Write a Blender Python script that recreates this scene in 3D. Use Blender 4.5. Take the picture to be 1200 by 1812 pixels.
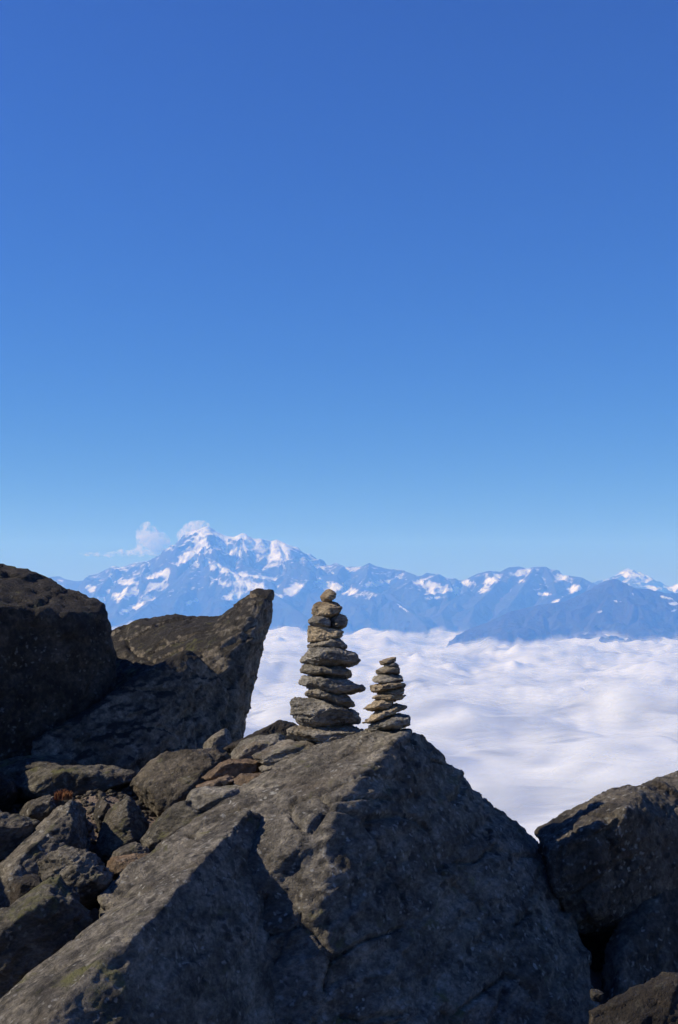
import bpy, bmesh, math, random
import numpy as np
from mathutils import Vector

for o in list(bpy.data.objects):
    bpy.data.objects.remove(o, do_unlink=True)
SC = bpy.context.scene
COL = SC.collection
R = math.radians

# ------------------------------------------------------------------ camera
F = 2265.0                      # focal length in photograph pixels (45 mm)
HORIZON = 1050.0                # photograph row of the horizon
PITCH = math.atan((HORIZON - 906.0) / F)
CAM = Vector((0.0, 0.0, 1.6))
cam = bpy.data.cameras.new('camera')
cam.sensor_fit = 'VERTICAL'; cam.sensor_height = 36.0; cam.lens = 36.0 * F / 1812.0
cam.clip_start = 0.05; cam.clip_end = 200000.0
camo = bpy.data.objects.new('camera', cam); COL.objects.link(camo)
camo.location = CAM; camo.rotation_euler = (R(90) + PITCH, 0, 0)
SC.camera = camo

# ------------------------------------------------------------------ light
SUN_AZ, SUN_EL = R(92), R(38)   # azimuth: to the left of the viewing direction
sd = Vector((-math.sin(SUN_AZ) * math.cos(SUN_EL), math.cos(SUN_AZ) * math.cos(SUN_EL), math.sin(SUN_EL)))
world = bpy.data.worlds.new('World'); SC.world = world; world.use_nodes = True
wn = world.node_tree.nodes; wl = world.node_tree.links
sky = wn.new('ShaderNodeTexSky'); sky.sky_type = 'NISHITA'; sky.sun_disc = False
sky.sun_elevation = SUN_EL; sky.sun_rotation = -SUN_AZ
sky.altitude = 15000.0; sky.air_density = 10.0; sky.dust_density = 0.0; sky.ozone_density = 10.0
bg = wn['Background']; bg.inputs['Strength'].default_value = 0.096
hsv = wn.new('ShaderNodeHueSaturation'); hsv.inputs['Saturation'].default_value = 1.17; hsv.inputs['Hue'].default_value = 0.526
wl.new(sky.outputs[0], hsv.inputs['Color']); wl.new(hsv.outputs[0], bg.inputs[0])
sun = bpy.data.lights.new('sun', 'SUN'); sun.energy = 5.0; sun.angle = R(0.53); sun.color = (1.0, 0.93, 0.81)
suno = bpy.data.objects.new('sun', sun); COL.objects.link(suno)
suno.rotation_euler = sd.to_track_quat('Z', 'Y').to_euler()
SC.view_settings.view_transform = 'Standard'; SC.view_settings.look = 'None'
SC.view_settings.exposure = 0.04; SC.view_settings.gamma = 1.0
SC.view_settings.use_curve_mapping = False
SC.render.engine = 'CYCLES'
SC.cycles.use_denoising = True
SC.cycles.transparent_max_bounces = 24; SC.cycles.max_bounces = 5; SC.cycles.diffuse_bounces = 2; SC.cycles.volume_bounces = 3
SC.cycles.volume_step_rate = 1.0; SC.cycles.volume_max_steps = 64

# ------------------------------------------------------------------ helpers
cp, sp_ = math.cos(PITCH), math.sin(PITCH)
def P(px, py, Y):
    """the point at distance Y ahead that lies on row py, column px of the photograph"""
    u, v = (px - 600.0) / F, (906.0 - py) / F
    d = (u, cp - v * sp_, sp_ + v * cp)
    t = Y / d[1]
    return (CAM.x + d[0] * t, Y, CAM.z + d[2] * t)

_rs = np.random.RandomState(7)
_perm = _rs.permutation(256).astype(np.int32)
_grad = _rs.normal(size=(256, 3)).astype(np.float32)
_grad /= np.linalg.norm(_grad, axis=1, keepdims=True)
_jit = _rs.rand(256, 3).astype(np.float32)
_vec = _rs.normal(size=(256, 3)).astype(np.float32)
_vec /= np.linalg.norm(_vec, axis=1, keepdims=True)

def _hash(i, j, k):
    return _perm[(_perm[(_perm[i & 255] + j) & 255] + k) & 255]

def noise(p):
    p = np.asarray(p, np.float32)
    f = np.floor(p); i = f.astype(np.int32); f = p - f
    w = f * f * f * (f * (f * 6 - 15) + 10)
    out = 0
    i &= 255
    for dx in (0, 1):
        px = _perm[(i[:, 0] + dx) & 255]
        wx = w[:, 0] if dx else 1 - w[:, 0]
        for dy in (0, 1):
            wy = wx * (w[:, 1] if dy else 1 - w[:, 1])
            pxy = _perm[(px + i[:, 1] + dy) & 255]
            for dz in (0, 1):
                wz = w[:, 2] if dz else 1 - w[:, 2]
                g = _grad[_perm[(pxy + i[:, 2] + dz) & 255]]
                out = out + wy * wz * (g[:, 0] * (f[:, 0] - dx) + g[:, 1] * (f[:, 1] - dy) + g[:, 2] * (f[:, 2] - dz))
    return out * 1.6

def fbm(p, octaves=4, gain=0.5, lac=2.03):
    a, s, t = 1.0, 0.0, 0
    for _ in range(octaves):
        t = t + a * noise(p); p = p * lac + 17.3; a *= gain
    return t

def ridged(p, octaves=4, gain=0.5, lac=2.05):
    a, t = 1.0, 0
    for _ in range(octaves):
        t = t + a * (1 - 2 * np.abs(noise(p))); p = p * lac + 11.7; a *= gain
    return t

def facets(p):
    """piecewise planes: every cell of a Voronoi partition gets its own tilt and height"""
    base = np.floor(p).astype(np.int32)
    best = np.full(len(p), 9e9, np.float32); val = np.zeros(len(p), np.float32); sec = best.copy()
    for dx in (-1, 0, 1):
        for dy in (-1, 0, 1):
            for dz in (-1, 0, 1):
                c = base + np.array((dx, dy, dz), np.int32)
                h = _hash(c[:, 0], c[:, 1], c[:, 2])
                r = p - (c + _jit[h])
                d = (r * r).sum(1)
                m = d < best
                sec = np.where(m, best, np.minimum(sec, d))
                v = (r * _vec[h]).sum(1) + (_jit[h][:, 0] - 0.5) * 0.7
                val = np.where(m, v, val); best = np.where(m, d, best)
    return val, np.sqrt(sec) - np.sqrt(best)

def tag(o, label=None, cat=None, group=None, kind=None):
    if label: o['label'] = label
    if cat: o['category'] = cat
    if group: o['group'] = group
    if kind: o['kind'] = kind
    return o

def mesh_from(name, co, faces, smooth=True):
    me = bpy.data.meshes.new(name)
    co = np.asarray(co, np.float32); faces = np.asarray(faces, np.int32)
    n = faces.shape[1]
    me.vertices.add(len(co)); me.vertices.foreach_set('co', co.ravel())
    me.loops.add(faces.size); me.loops.foreach_set('vertex_index', faces.ravel())
    me.polygons.add(len(faces))
    me.polygons.foreach_set('loop_start', np.arange(0, faces.size, n, dtype=np.int32))
    me.update(calc_edges=True)
    if smooth:
        me.polygons.foreach_set('use_smooth', np.ones(len(faces), bool))
    return me

def grid_faces(nr, nc, wrap=False):
    r, c = np.meshgrid(np.arange(nr - 1), np.arange(nc if wrap else nc - 1), indexing='ij')
    c2 = (c + 1) % nc
    return np.stack([r * nc + c, r * nc + c2, (r + 1) * nc + c2, (r + 1) * nc + c], -1).reshape(-1, 4)

# ------------------------------------------------------------------ materials
def new_mat(name):
    m = bpy.data.materials.new(name); m.use_nodes = True
    nt = m.node_tree
    return m, nt, nt.nodes['Principled BSDF'], nt.nodes['Material Output']

def N(nt, kind, **kw):
    n = nt.nodes.new(kind)
    for k, v in kw.items():
        if k in n.inputs.keys(): n.inputs[k].default_value = v
        else: setattr(n, k, v)
    return n

def ramp(nt, src, stops):
    r = nt.nodes.new('ShaderNodeValToRGB')
    e = r.color_ramp.elements
    while len(e) < len(stops): e.new(0.5)
    for el, (pos, c) in zip(e, stops):
        el.position = pos
        el.color = (c, c, c, 1) if isinstance(c, (int, float)) else (*c, 1)
    nt.links.new(src, r.inputs[0]); return r.outputs[0]

def mix(nt, fac, a, b, mode='MIX'):
    m = nt.nodes.new('ShaderNodeMix'); m.data_type = 'RGBA'; m.blend_type = mode
    for v, s in ((fac, m.inputs[0]), (a, m.inputs[6]), (b, m.inputs[7])):
        if isinstance(v, bpy.types.NodeSocket): nt.links.new(v, s)
        elif isinstance(v, tuple): s.default_value = (*v, 1)
        else: s.default_value = v
    return m.outputs[2]

def math_(nt, op, a, b=None):
    m = nt.nodes.new('ShaderNodeMath'); m.operation = op
    for v, s in zip((a, b), m.inputs):
        if v is None: continue
        if isinstance(v, bpy.types.NodeSocket): nt.links.new(v, s)
        else: s.default_value = v
    return m.outputs[0]

def rock_mat(name, dark, light, stain=(0.20, 0.12, 0.055), stain_amt=0.3, black=0.5, pale=0.4,
             moss=0.0, scale=1.0, bump=1.0, grain=(1, 1, 1), crust=0.0):
    m, nt, bsdf, out = new_mat(name)
    L = nt.links.new
    tc = N(nt, 'ShaderNodeTexCoord'); oi = N(nt, 'ShaderNodeObjectInfo')
    off = N(nt, 'ShaderNodeVectorMath', operation='SCALE'); off.inputs[0].default_value = (13, 29, 7)
    L(oi.outputs['Random'], off.inputs['Scale'])
    add = N(nt, 'ShaderNodeVectorMath', operation='ADD')
    L(tc.outputs['Object'], add.inputs[0]); L(off.outputs[0], add.inputs[1])
    mp = N(nt, 'ShaderNodeMapping'); L(add.outputs[0], mp.inputs['Vector'])
    mp.inputs['Rotation'].default_value = (0.35, -0.62, 0.2); mp.inputs['Scale'].default_value = grain
    vec, gvec = add.outputs[0], mp.outputs[0]
    def nz(v, s, det=6, rough=0.62, dist=0.0):
        n = N(nt, 'ShaderNodeTexNoise'); n.inputs['Scale'].default_value = s * scale
        n.inputs['Detail'].default_value = det; n.inputs['Roughness'].default_value = rough
        n.inputs['Distortion'].default_value = dist
        L(v, n.inputs['Vector']); return n.outputs[0]
    def vor(v, s, feature='F1', rnd=1.0):
        n = N(nt, 'ShaderNodeTexVoronoi', feature=feature); n.inputs['Scale'].default_value = s * scale
        n.inputs['Randomness'].default_value = rnd; L(v, n.inputs['Vector']); return n.outputs['Distance']
    big = nz(gvec, 3.2, 8, 0.68, 0.4)
    c = mix(nt, ramp(nt, big, [(0.36, 0.0), (0.62, 1.0)]), dark, light)
    c = mix(nt, 1.0, c, ramp(nt, nz(vec, 9.0, 4, 0.6, 0.6), [(0.36, 0.62), (0.5, 1.0), (0.66, 1.35)]), 'MULTIPLY')
    # fine crystalline mottling
    fine = nz(gvec, 34, 5, 0.7)
    c = mix(nt, 1.0, c, ramp(nt, fine, [(0.30, 0.42), (0.50, 0.97), (0.70, 1.7)]), 'MULTIPLY')
    # iron stain
    st = ramp(nt, nz(vec, 2.1, 5, 0.6, 0.8), [(0.52, 0.0), (0.68, stain_amt)])
    c = mix(nt, st, c, stain)
    # pale crust lichen, small spots
    wv = N(nt, 'ShaderNodeVectorMath', operation='ADD'); sc = N(nt, 'ShaderNodeVectorMath', operation='SCALE')
    wn_ = N(nt, 'ShaderNodeTexNoise'); wn_.inputs['Scale'].default_value = 22 * scale; wn_.inputs['Detail'].default_value = 4
    L(vec, wn_.inputs['Vector']); L(wn_.outputs['Color'], sc.inputs[0]); sc.inputs['Scale'].default_value = 0.06 / scale
    L(vec, wv.inputs[0]); L(sc.outputs[0], wv.inputs[1])
    pl = ramp(nt, vor(wv.outputs[0], 26), [(0.16, 1.0), (0.30, 0.0)])
    plm = ramp(nt, nz(vec, 5.5, 4), [(0.42, 0.0), (0.58, pale)])
    c = mix(nt, math_(nt, 'MULTIPLY', pl, plm), c, (0.42, 0.40, 0.345))
    # black lichen, ragged spots of two sizes
    b1 = ramp(nt, vor(wv.outputs[0], 15), [(0.22, 1.0), (0.40, 0.0)])
    b1m = ramp(nt, nz(vec, 3.7, 5), [(0.42, 0.0), (0.58, black)])
    c = mix(nt, math_(nt, 'MULTIPLY', b1, b1m), c, (0.016, 0.015, 0.014))
    b2 = ramp(nt, nz(vec, 11, 7, 0.7), [(0.56, 0.0), (0.66, black)])
    c = mix(nt, b2, c, (0.020, 0.019, 0.018))
    if crust:      # black lichen on the upper side; on the horn also shade put into the colour
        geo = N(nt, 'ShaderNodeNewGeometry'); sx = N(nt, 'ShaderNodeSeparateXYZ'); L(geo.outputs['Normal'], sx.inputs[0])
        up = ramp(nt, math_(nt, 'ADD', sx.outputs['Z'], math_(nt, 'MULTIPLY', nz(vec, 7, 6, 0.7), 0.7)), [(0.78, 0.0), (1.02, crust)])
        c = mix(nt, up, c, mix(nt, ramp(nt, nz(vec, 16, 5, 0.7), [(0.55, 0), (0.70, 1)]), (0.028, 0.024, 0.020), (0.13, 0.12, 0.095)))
    if moss:
        geo = N(nt, 'ShaderNodeNewGeometry'); sx = N(nt, 'ShaderNodeSeparateXYZ'); L(geo.outputs['Normal'], sx.inputs[0])
        up = ramp(nt, sx.outputs['Z'], [(0.15, 0.0), (0.7, 1.0)])
        ms = ramp(nt, nz(vec, 6.0, 7, 0.66, 0.5), [(0.60 - 0.12 * moss, 0.0), (0.70 - 0.10 * moss, 0.85)])
        c = mix(nt, math_(nt, 'MULTIPLY', ms, up), c, (0.15, 0.145, 0.05))
    L(c, bsdf.inputs['Base Color'])
    bsdf.inputs['Roughness'].default_value = 0.82
    bsdf.inputs['Specular IOR Level'].default_value = 0.28
    # relief
    h = math_(nt, 'MULTIPLY', nz(gvec, 26, 8, 0.72), 1.0)
    h = math_(nt, 'ADD', h, math_(nt, 'MULTIPLY', nz(vec, 110, 5, 0.7), 0.38))
    h = math_(nt, 'ADD', h, math_(nt, 'MULTIPLY', ramp(nt, vor(wv.outputs[0], 38), [(0.0, 0.0), (0.35, 1.0)]), 0.22))
    bp = N(nt, 'ShaderNodeBump'); bp.inputs['Strength'].default_value = 0.85
    bp.inputs['Distance'].default_value = 0.062 * bump / scale
    L(h, bp.inputs['Height']); L(bp.outputs[0], bsdf.inputs['Normal'])
    return m

GREY = rock_mat('gneiss_grey', (0.100, 0.087, 0.068), (0.270, 0.238, 0.186), stain=(0.18, 0.13, 0.075), black=0.75, pale=1.0, moss=0.12, grain=(1, 1, 1.6))
COLD = rock_mat('gneiss_cold', (0.074, 0.063, 0.048), (0.165, 0.142, 0.108), stain=(0.17, 0.115, 0.065), stain_amt=0.35, black=0.8, pale=0.85, grain=(1.3, 1.3, 0.9))
BROWN = rock_mat('gneiss_brown', (0.085, 0.070, 0.050), (0.185, 0.155, 0.112), stain=(0.19, 0.12, 0.06), stain_amt=0.5, black=0.7, moss=0.1)
HORN = rock_mat('gneiss_crust_shade', (0.135, 0.112, 0.083), (0.285, 0.242, 0.182), stain=(0.19, 0.12, 0.06), stain_amt=0.5, black=0.7, moss=0.1, crust=0.95)
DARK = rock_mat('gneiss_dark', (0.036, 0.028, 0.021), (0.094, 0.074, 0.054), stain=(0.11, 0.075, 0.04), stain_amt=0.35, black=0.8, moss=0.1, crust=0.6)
MOSSY = rock_mat('gneiss_mossy', (0.078, 0.069, 0.053), (0.180, 0.160, 0.122), stain_amt=0.25, black=0.7, moss=0.6, grain=(1, 1, 2.2))
PALE = rock_mat('gneiss_pale', (0.18, 0.160, 0.125), (0.34, 0.305, 0.243), stain=(0.24, 0.16, 0.08), stain_amt=0.4, black=0.45, moss=0.2, grain=(1, 1, 2.2))
RUST = rock_mat('gneiss_rust', (0.18, 0.122, 0.075), (0.34, 0.245, 0.16), stain=(0.25, 0.135, 0.06), stain_amt=0.6, black=0.5)
CAIRN = rock_mat('cairn_slate', (0.215, 0.188, 0.145), (0.40, 0.35, 0.27), stain=(0.25, 0.17, 0.085), stain_amt=0.6, black=0.3, pale=0.3, scale=1.7, grain=(1, 1, 3.0), bump=0.9)
CAIRN_GREY = rock_mat('cairn_grey', (0.20, 0.182, 0.150), (0.39, 0.355, 0.295), stain=(0.22, 0.16, 0.09), stain_amt=0.3, black=0.35, pale=0.6, scale=1.7, grain=(1, 1, 3.0), bump=0.9)
CAIRN_WARM = rock_mat('cairn_warm', (0.31, 0.240, 0.155), (0.50, 0.40, 0.265), stain=(0.30, 0.19, 0.09), stain_amt=0.7, black=0.3, pale=0.2, scale=1.7, grain=(1, 1, 3.0), bump=0.9)

def soil_mat():
    m, nt, bsdf, out = new_mat('soil')
    L = nt.links.new
    tc = N(nt, 'ShaderNodeTexCoord')
    def nz(s, d=8, r=0.7):
        n = N(nt, 'ShaderNodeTexNoise'); n.inputs['Scale'].default_value = s; n.inputs['Detail'].default_value = d
        n.inputs['Roughness'].default_value = r; L(tc.outputs['Object'], n.inputs['Vector']); return n.outputs[0]
    c = mix(nt, ramp(nt, nz(9), [(0.35, 0), (0.65, 1)]), (0.14, 0.098, 0.066), (0.27, 0.20, 0.145))
    c = mix(nt, ramp(nt, nz(45), [(0.56, 0), (0.66, 0.8)]), c, (0.26, 0.23, 0.19))
    c = mix(nt, ramp(nt, nz(3.3), [(0.60, 0), (0.70, 0.5)]), c, (0.20, 0.075, 0.03))
    L(c, bsdf.inputs['Base Color']); bsdf.inputs['Roughness'].default_value = 0.95
    bp = N(nt, 'ShaderNodeBump'); bp.inputs['Strength'].default_value = 1.0; bp.inputs['Distance'].default_value = 0.03
    L(nz(60), bp.inputs['Height']); L(bp.outputs[0], bsdf.inputs['Normal'])
    return m
SOIL = soil_mat()

def cloud_mat():
    m, nt, bsdf, out = new_mat('cloud_sea')
    L = nt.links.new
    nt.nodes.remove(bsdf)
    df = N(nt, 'ShaderNodeBsdfDiffuse'); df.inputs['Color'].default_value = (0.87, 0.89, 0.92, 1)
    tl = N(nt, 'ShaderNodeBsdfTranslucent'); tl.inputs['Color'].default_value = (0.87, 0.89, 0.92, 1)
    mx = N(nt, 'ShaderNodeMixShader'); mx.inputs[0].default_value = 0.28
    L(df.outputs[0], mx.inputs[1]); L(tl.outputs[0], mx.inputs[2])
    # vapour thins out upwards: the base sheet is solid, each higher sheet has wider gaps
    lv = N(nt, 'ShaderNodeAttribute', attribute_name='level')
    tc = N(nt, 'ShaderNodeTexCoord')
    def nz(s, d, r):
        n = N(nt, 'ShaderNodeTexNoise'); n.inputs['Scale'].default_value = s; n.inputs['Detail'].default_value = d
        n.inputs['Roughness'].default_value = r; L(tc.outputs['Object'], n.inputs['Vector']); return n.outputs[0]
    d = math_(nt, 'ADD', math_(nt, 'MULTIPLY', nz(0.0013, 2, 0.5), 0.65), math_(nt, 'MULTIPLY', nz(0.0042, 2, 0.5), 0.35))
    thr = math_(nt, 'ADD', math_(nt, 'MULTIPLY', lv.outputs['Fac'], 0.17), 0.36)
    a = math_(nt, 'MULTIPLY', math_(nt, 'SUBTRACT', d, thr), 3.6)
    a = ramp(nt, a, [(0.0, 0.0), (1.0, 0.5)])
    solid = math_(nt, 'LESS_THAN', lv.outputs['Fac'], 0.05)
    a = math_(nt, 'MAXIMUM', a, solid)
    tr = N(nt, 'ShaderNodeBsdfTransparent')
    fin = N(nt, 'ShaderNodeMixShader'); L(a, fin.inputs[0]); L(tr.outputs[0], fin.inputs[1]); L(mx.outputs[0], fin.inputs[2])
    L(fin.outputs[0], out.inputs['Surface'])
    return m
CLOUDM = cloud_mat()

def mountain_mat():
    m, nt, bsdf, out = new_mat('mountain_rock_and_snow')
    L = nt.links.new
    at = N(nt, 'ShaderNodeAttribute', attribute_name='snow')
    tc = N(nt, 'ShaderNodeTexCoord')
    def nz(s, d=6, r=0.65):
        n = N(nt, 'ShaderNodeTexNoise'); n.inputs['Scale'].default_value = s; n.inputs['Detail'].default_value = d
        n.inputs['Roughness'].default_value = r; L(tc.outputs['Object'], n.inputs['Vector']); return n.outputs[0]
    rock = mix(nt, ramp(nt, nz(0.0012), [(0.35, 0), (0.65, 1)]), (0.034, 0.036, 0.042), (0.072, 0.072, 0.078))
    s = math_(nt, 'ADD', at.outputs['Fac'], math_(nt, 'MULTIPLY', math_(nt, 'SUBTRACT', nz(0.0075, 8, 0.7), 0.5), 1.1))
    c = mix(nt, ramp(nt, s, [(0.36, 0), (0.78, 1)]), rock, (0.86, 0.87, 0.89))
    L(c, bsdf.inputs['Base Color']); bsdf.inputs['Roughness'].default_value = 0.9
    bp = N(nt, 'ShaderNodeBump'); bp.inputs['Strength'].default_value = 1.0; bp.inputs['Distance'].default_value = 70.0
    L(nz(0.009, 6, 0.7), bp.inputs['Height']); L(bp.outputs[0], bsdf.inputs['Normal'])
    bsdf.inputs['Specular IOR Level'].default_value = 0.1
    return m
MOUNT = mountain_mat()

# ------------------------------------------------------------------ far terrain: mountains
CLOUD_Z = -745.0
def ridge_pts(pts): return [P(x, y, k * 1000.0) for x, y, k in pts]

def mountain(name, label, ridges, x0, x1, y0, y1, step, slope=0.80, snow_line=900.0, snow_patches=(), seed=0, base=-1000.0, rough=1.0):
    xs = np.arange(x0, x1 + step, step); ys = np.arange(y0, y1 + step, step)
    X, Y = np.meshgrid(xs, ys); X = X.ravel(); Y = Y.ravel()
    p = np.stack([X, Y, np.full_like(X, seed * 1000.0)], 1).astype(np.float32)
    wx = fbm(p / 1500.0, 4) * 260.0; wy = fbm(p / 1500.0 + 31.7, 4) * 260.0
    H = np.full(len(X), base, np.float64); D = np.full(len(X), 1e9)
    for ridge, sl in ridges:
        pts = ridge_pts(ridge)
        for (ax, ay, az), (bx, by, bz) in zip(pts[:-1], pts[1:]):
            dx, dy = bx - ax, by - ay; l2 = dx * dx + dy * dy + 1e-6
            t = np.clip(((X - ax) * dx + (Y - ay) * dy) / l2, 0, 1)
            d0 = np.hypot(X - ax - t * dx, Y - ay - t * dy)
            k = np.clip(d0 / 500.0, 0, 1)
            d = np.hypot(X + wx * k - ax - t * dx, Y + wy * k - ay - t * dy)
            d = np.where(k < 0.02, d0, d)
            h = az + t * (bz - az) - sl * slope * d * (1.08 - 0.10 * np.clip(d / 2500.0, 0, 1))
            m = h > H
            H = np.where(m, h, H); D = np.where(m, d0, D)
    amp = np.clip(D / 900.0, 0.035, 1.0)
    q = p.copy(); q[:, 0] += wx * 0.6; q[:, 1] += wy * 0.6
    H += rough * amp * (ridged(q / 1100.0, 4, 0.55) - 0.55) * 210.0
    H += rough * np.clip(D / 300.0, 0.12, 1.0) * (ridged(q / 300.0 + 5.1, 3, 0.6) * 42.0 + noise(q / 60.0) * 9.0)
    H -= np.clip((CLOUD_Z + 130.0 - H) / 100.0, 0, 1) * 250.0   # the feet drown in the cloud
    nr, nc = len(ys), len(xs)
    G = H.reshape(nr, nc)
    gy, gx = np.gradient(G, step)
    steep = np.hypot(gx, gy).ravel()
    alt = (H - snow_line) / 700.0
    hollow = np.clip((np.roll(G, 3, 0) + np.roll(G, -3, 0) + np.roll(G, 3, 1) + np.roll(G, -3, 1) - 4 * G).ravel() / 60.0, -1, 1)
    snow = np.clip(0.30 + 0.40 * alt - 0.55 * (steep - 0.9) + 0.16 * hollow + 0.16 * fbm(q / 420.0, 5, 0.65), -0.6, 0.75)
    # glaciers and snowfields lying on the mountain, placed in metres along and up the range
    rag = 0.6 * fbm(q * np.array((1, 0.4, 1), np.float32) / 260.0 + 3.3, 5, 0.7) + 0.5 * np.clip(steep - 1.0, -0.3, 1)
    for (sx, sy, rx, ry, ang, k) in snow_patches:
        cx, cy, cz = P(sx, sy, k * 1000.0); mp = k * 1000.0 / F
        ca, sa = math.cos(R(ang)), math.sin(R(ang))
        u = (X - cx) * ca + (H - cz) * sa; v = -(X - cx) * sa + (H - cz) * ca
        e = np.hypot(u / (1.2 * rx * mp), v / (1.2 * ry * mp)) + rag
        near = np.abs(Y - k * 1000.0) < 1500.0
        snow = np.where(near & (e < 1.5), np.maximum(snow, np.clip(1.05 - 0.62 * e + 0.14 * hollow, -0.2, 0.85)), snow)
    co = np.stack([X, Y, H], 1)
    loc = np.array([(x0 + x1) / 2, (y0 + y1) / 2, base])
    me = mesh_from(name, co - loc, grid_faces(nr, nc))
    at = me.attributes.new('snow', 'FLOAT', 'POINT'); at.data.foreach_set('value', snow.astype(np.float32))
    me.materials.append(MOUNT)
    o = bpy.data.objects.new(name, me); o.location = loc; COL.objects.link(o)
    return tag(o, label, kind='structure')

MAIN = [(-300, 1040, 29), (-150, 1030, 29), (-60, 1035, 29), (60, 1024, 29), (105, 1020, 29), (118, 1026, 28.5), (150, 1030, 28), (158, 1018, 28), (175, 1015, 28), (200, 1002, 28),
        (212, 1005, 28), (235, 997, 27.6), (262, 993, 27.5), (285, 981, 27.4), (320, 962, 27.2), (345, 948, 27), (368, 930, 27),
        (385, 941, 27), (400, 948, 27), (415, 951, 27), (428, 943, 27), (434, 944, 27), (445, 953, 27), (462, 953, 27), (478, 958, 27.2),
        (490, 955, 27.2), (505, 962, 27), (525, 980, 27), (545, 990, 27), (568, 1002, 27), (585, 1000, 27), (595, 996, 27),
        (610, 1003, 27), (640, 1003, 26.6), (653, 996, 26.5), (665, 1002, 26.5), (690, 1008, 26.5), (715, 1010, 26.5), (738, 1021, 26),
        (748, 1018, 26), (755, 1013, 26), (765, 1018, 26), (775, 1025, 26), (783, 1020, 26), (795, 1028, 26), (820, 1027, 26),
        (845, 1015, 26), (865, 1010, 26), (885, 1012, 26), (900, 1004, 26), (918, 1002, 26), (932, 1006, 26), (945, 1003, 26), (965, 1002, 26),
        (975, 1012, 26), (985, 1016, 26), (1000, 1018, 26), (1030, 1022, 25.6), (1045, 1030, 25.5), (1070, 1040, 25), (1200, 1052, 25.5), (1400, 1040, 26)]
SPURS = [
    ([(368, 930, 27), (372, 960, 26.7), (357, 983, 26.2), (335, 1005, 25.7), (300, 1040, 25.2), (250, 1080, 24.4), (200, 1115, 23.6)], 1.0),
    ([(357, 983, 26.2), (378, 991, 25.8), (397, 1004, 25.5), (430, 1022, 25.2), (480, 1048, 24.6), (540, 1090, 23.8)], 1.1),
    ([(262, 993, 27.5), (250, 1015, 26.6), (225, 1045, 25.7), (205, 1085, 24.6)], 0.95),
    ([(200, 1002, 28), (190, 1025, 27), (165, 1055, 26), (120, 1100, 24.6)], 0.95),
    ([(434, 944, 27), (425, 972, 26.6), (430, 1000, 26.0), (470, 1012, 25.9)], 1.1),
    ([(490, 955, 27.2), (498, 985, 26.4), (510, 1020, 25.8), (500, 1050, 25.0), (500, 1090, 24)], 1.0),
    ([(545, 990, 27), (560, 1015, 26.3), (545, 1050, 25.3), (560, 1085, 24.2)], 1.0),
    ([(653, 996, 26.5), (648, 1020, 25.8), (636, 1048, 25.0), (625, 1052, 24.8), (600, 1063, 24.4), (560, 1090, 23.8), (530, 1115, 23)], 0.95),
    ([(636, 1048, 25.0), (655, 1046, 24.8), (690, 1062, 24.4), (730, 1085, 23.7), (760, 1115, 22.9)], 0.95),
    ([(740, 1020, 26), (720, 1034, 25.5), (690, 1050, 25.2), (720, 1072, 24.4)], 0.95),
    ([(820, 1027, 26), (828, 1045, 25.4), (800, 1062, 24.8), (780, 1085, 24.0), (790, 1112, 23.2)], 0.95),
    ([(865, 1010, 26), (880, 1030, 25.4), (868, 1046, 24.9), (840, 1070, 24.2), (830, 1100, 23.4)], 0.95),
    ([(945, 1003, 26), (935, 1025, 25.4), (920, 1045, 24.8), (900, 1075, 24)], 1.0),
    ([(965, 1002, 26), (980, 1030, 25.4), (985, 1050, 24.6)], 1.0),
    ([(1030, 1022, 25.6), (1020, 1045, 25.0), (990, 1062, 24.3)], 1.0),
]
PATCHES = [(440, 966, 45, 13, 8, 26.8), (495, 983, 15, 24, -15, 26.9), (350, 976, 15, 34, -35, 26.9), (405, 1012, 42, 6, -18, 26.2), (432, 1036, 46, 10, -6, 25.4), (235, 1050, 36, 9, 12, 25.8), (300, 1015, 30, 7, 20, 26.6), (352, 975, 9, 30, -35, 26.9), (338, 992, 9, 8, 0, 26.7), (275, 1036, 20, 7, 8, 25.7), (242, 1072, 22, 5, 24, 25.0),
           (258, 1058, 6, 16, -35, 25.3), (345, 1064, 13, 4, 16, 24.9), (432, 1034, 36, 8, -6, 25.4), (420, 1052, 26, 7, 20, 24.9),
           (452, 1020, 34, 2.6, -8, 25.9), (515, 1043, 18, 7, 22, 25.2), (595, 1040, 42, 6.5, -14, 25.8), (570, 1030, 14, 4, -35, 26),
           (391, 1000, 8, 3, -5, 26.4), (408, 1010, 8, 3, -10, 26.3), (495, 985, 8, 18, -25, 26.8), (508, 985, 3.5, 18, -10, 26.8),
           (440, 962, 22, 6, 14, 26.8), (412, 955, 9, 6, 0, 26.9), (672, 1031, 22, 4.5, 10, 25.6), (760, 1034, 22, 5.5, -14, 25.6),
           (795, 1045, 24, 7, 6, 25.3), (780, 1057, 22, 3, 4, 25.0), (870, 1027, 18, 5, 32, 25.6), (858, 1043, 9, 4, 30, 25.3),
           (924, 1013, 14, 5, 22, 25.8), (923, 1028, 9, 3, 6, 25.5), (995, 1022, 12, 5, 16, 25.7), (1018, 1042, 11, 4.5, 16, 25.1),
           (964, 1051, 7, 2.4, -6, 24.9), (830, 1032, 12, 4, 0, 25.6), (165, 1040, 12, 4, -30, 27), (178, 1060, 10, 4, -30, 26),
           (205, 1052, 18, 5, -12, 26), (225, 1030, 20, 4, -5, 26.8), (715, 1078, 12, 1.6, -38, 24.2), (990, 1064, 6, 2, 20, 24)]
mountain('mountain_range', 'hazy blue mountain range with one tall snowy summit rising above the sea of clouds',
         [(MAIN, 1.0)] + SPURS, -10500, 9500, 22300, 29500, 30.0, slope=0.80, snow_line=520.0, snow_patches=PATCHES, seed=1)
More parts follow.
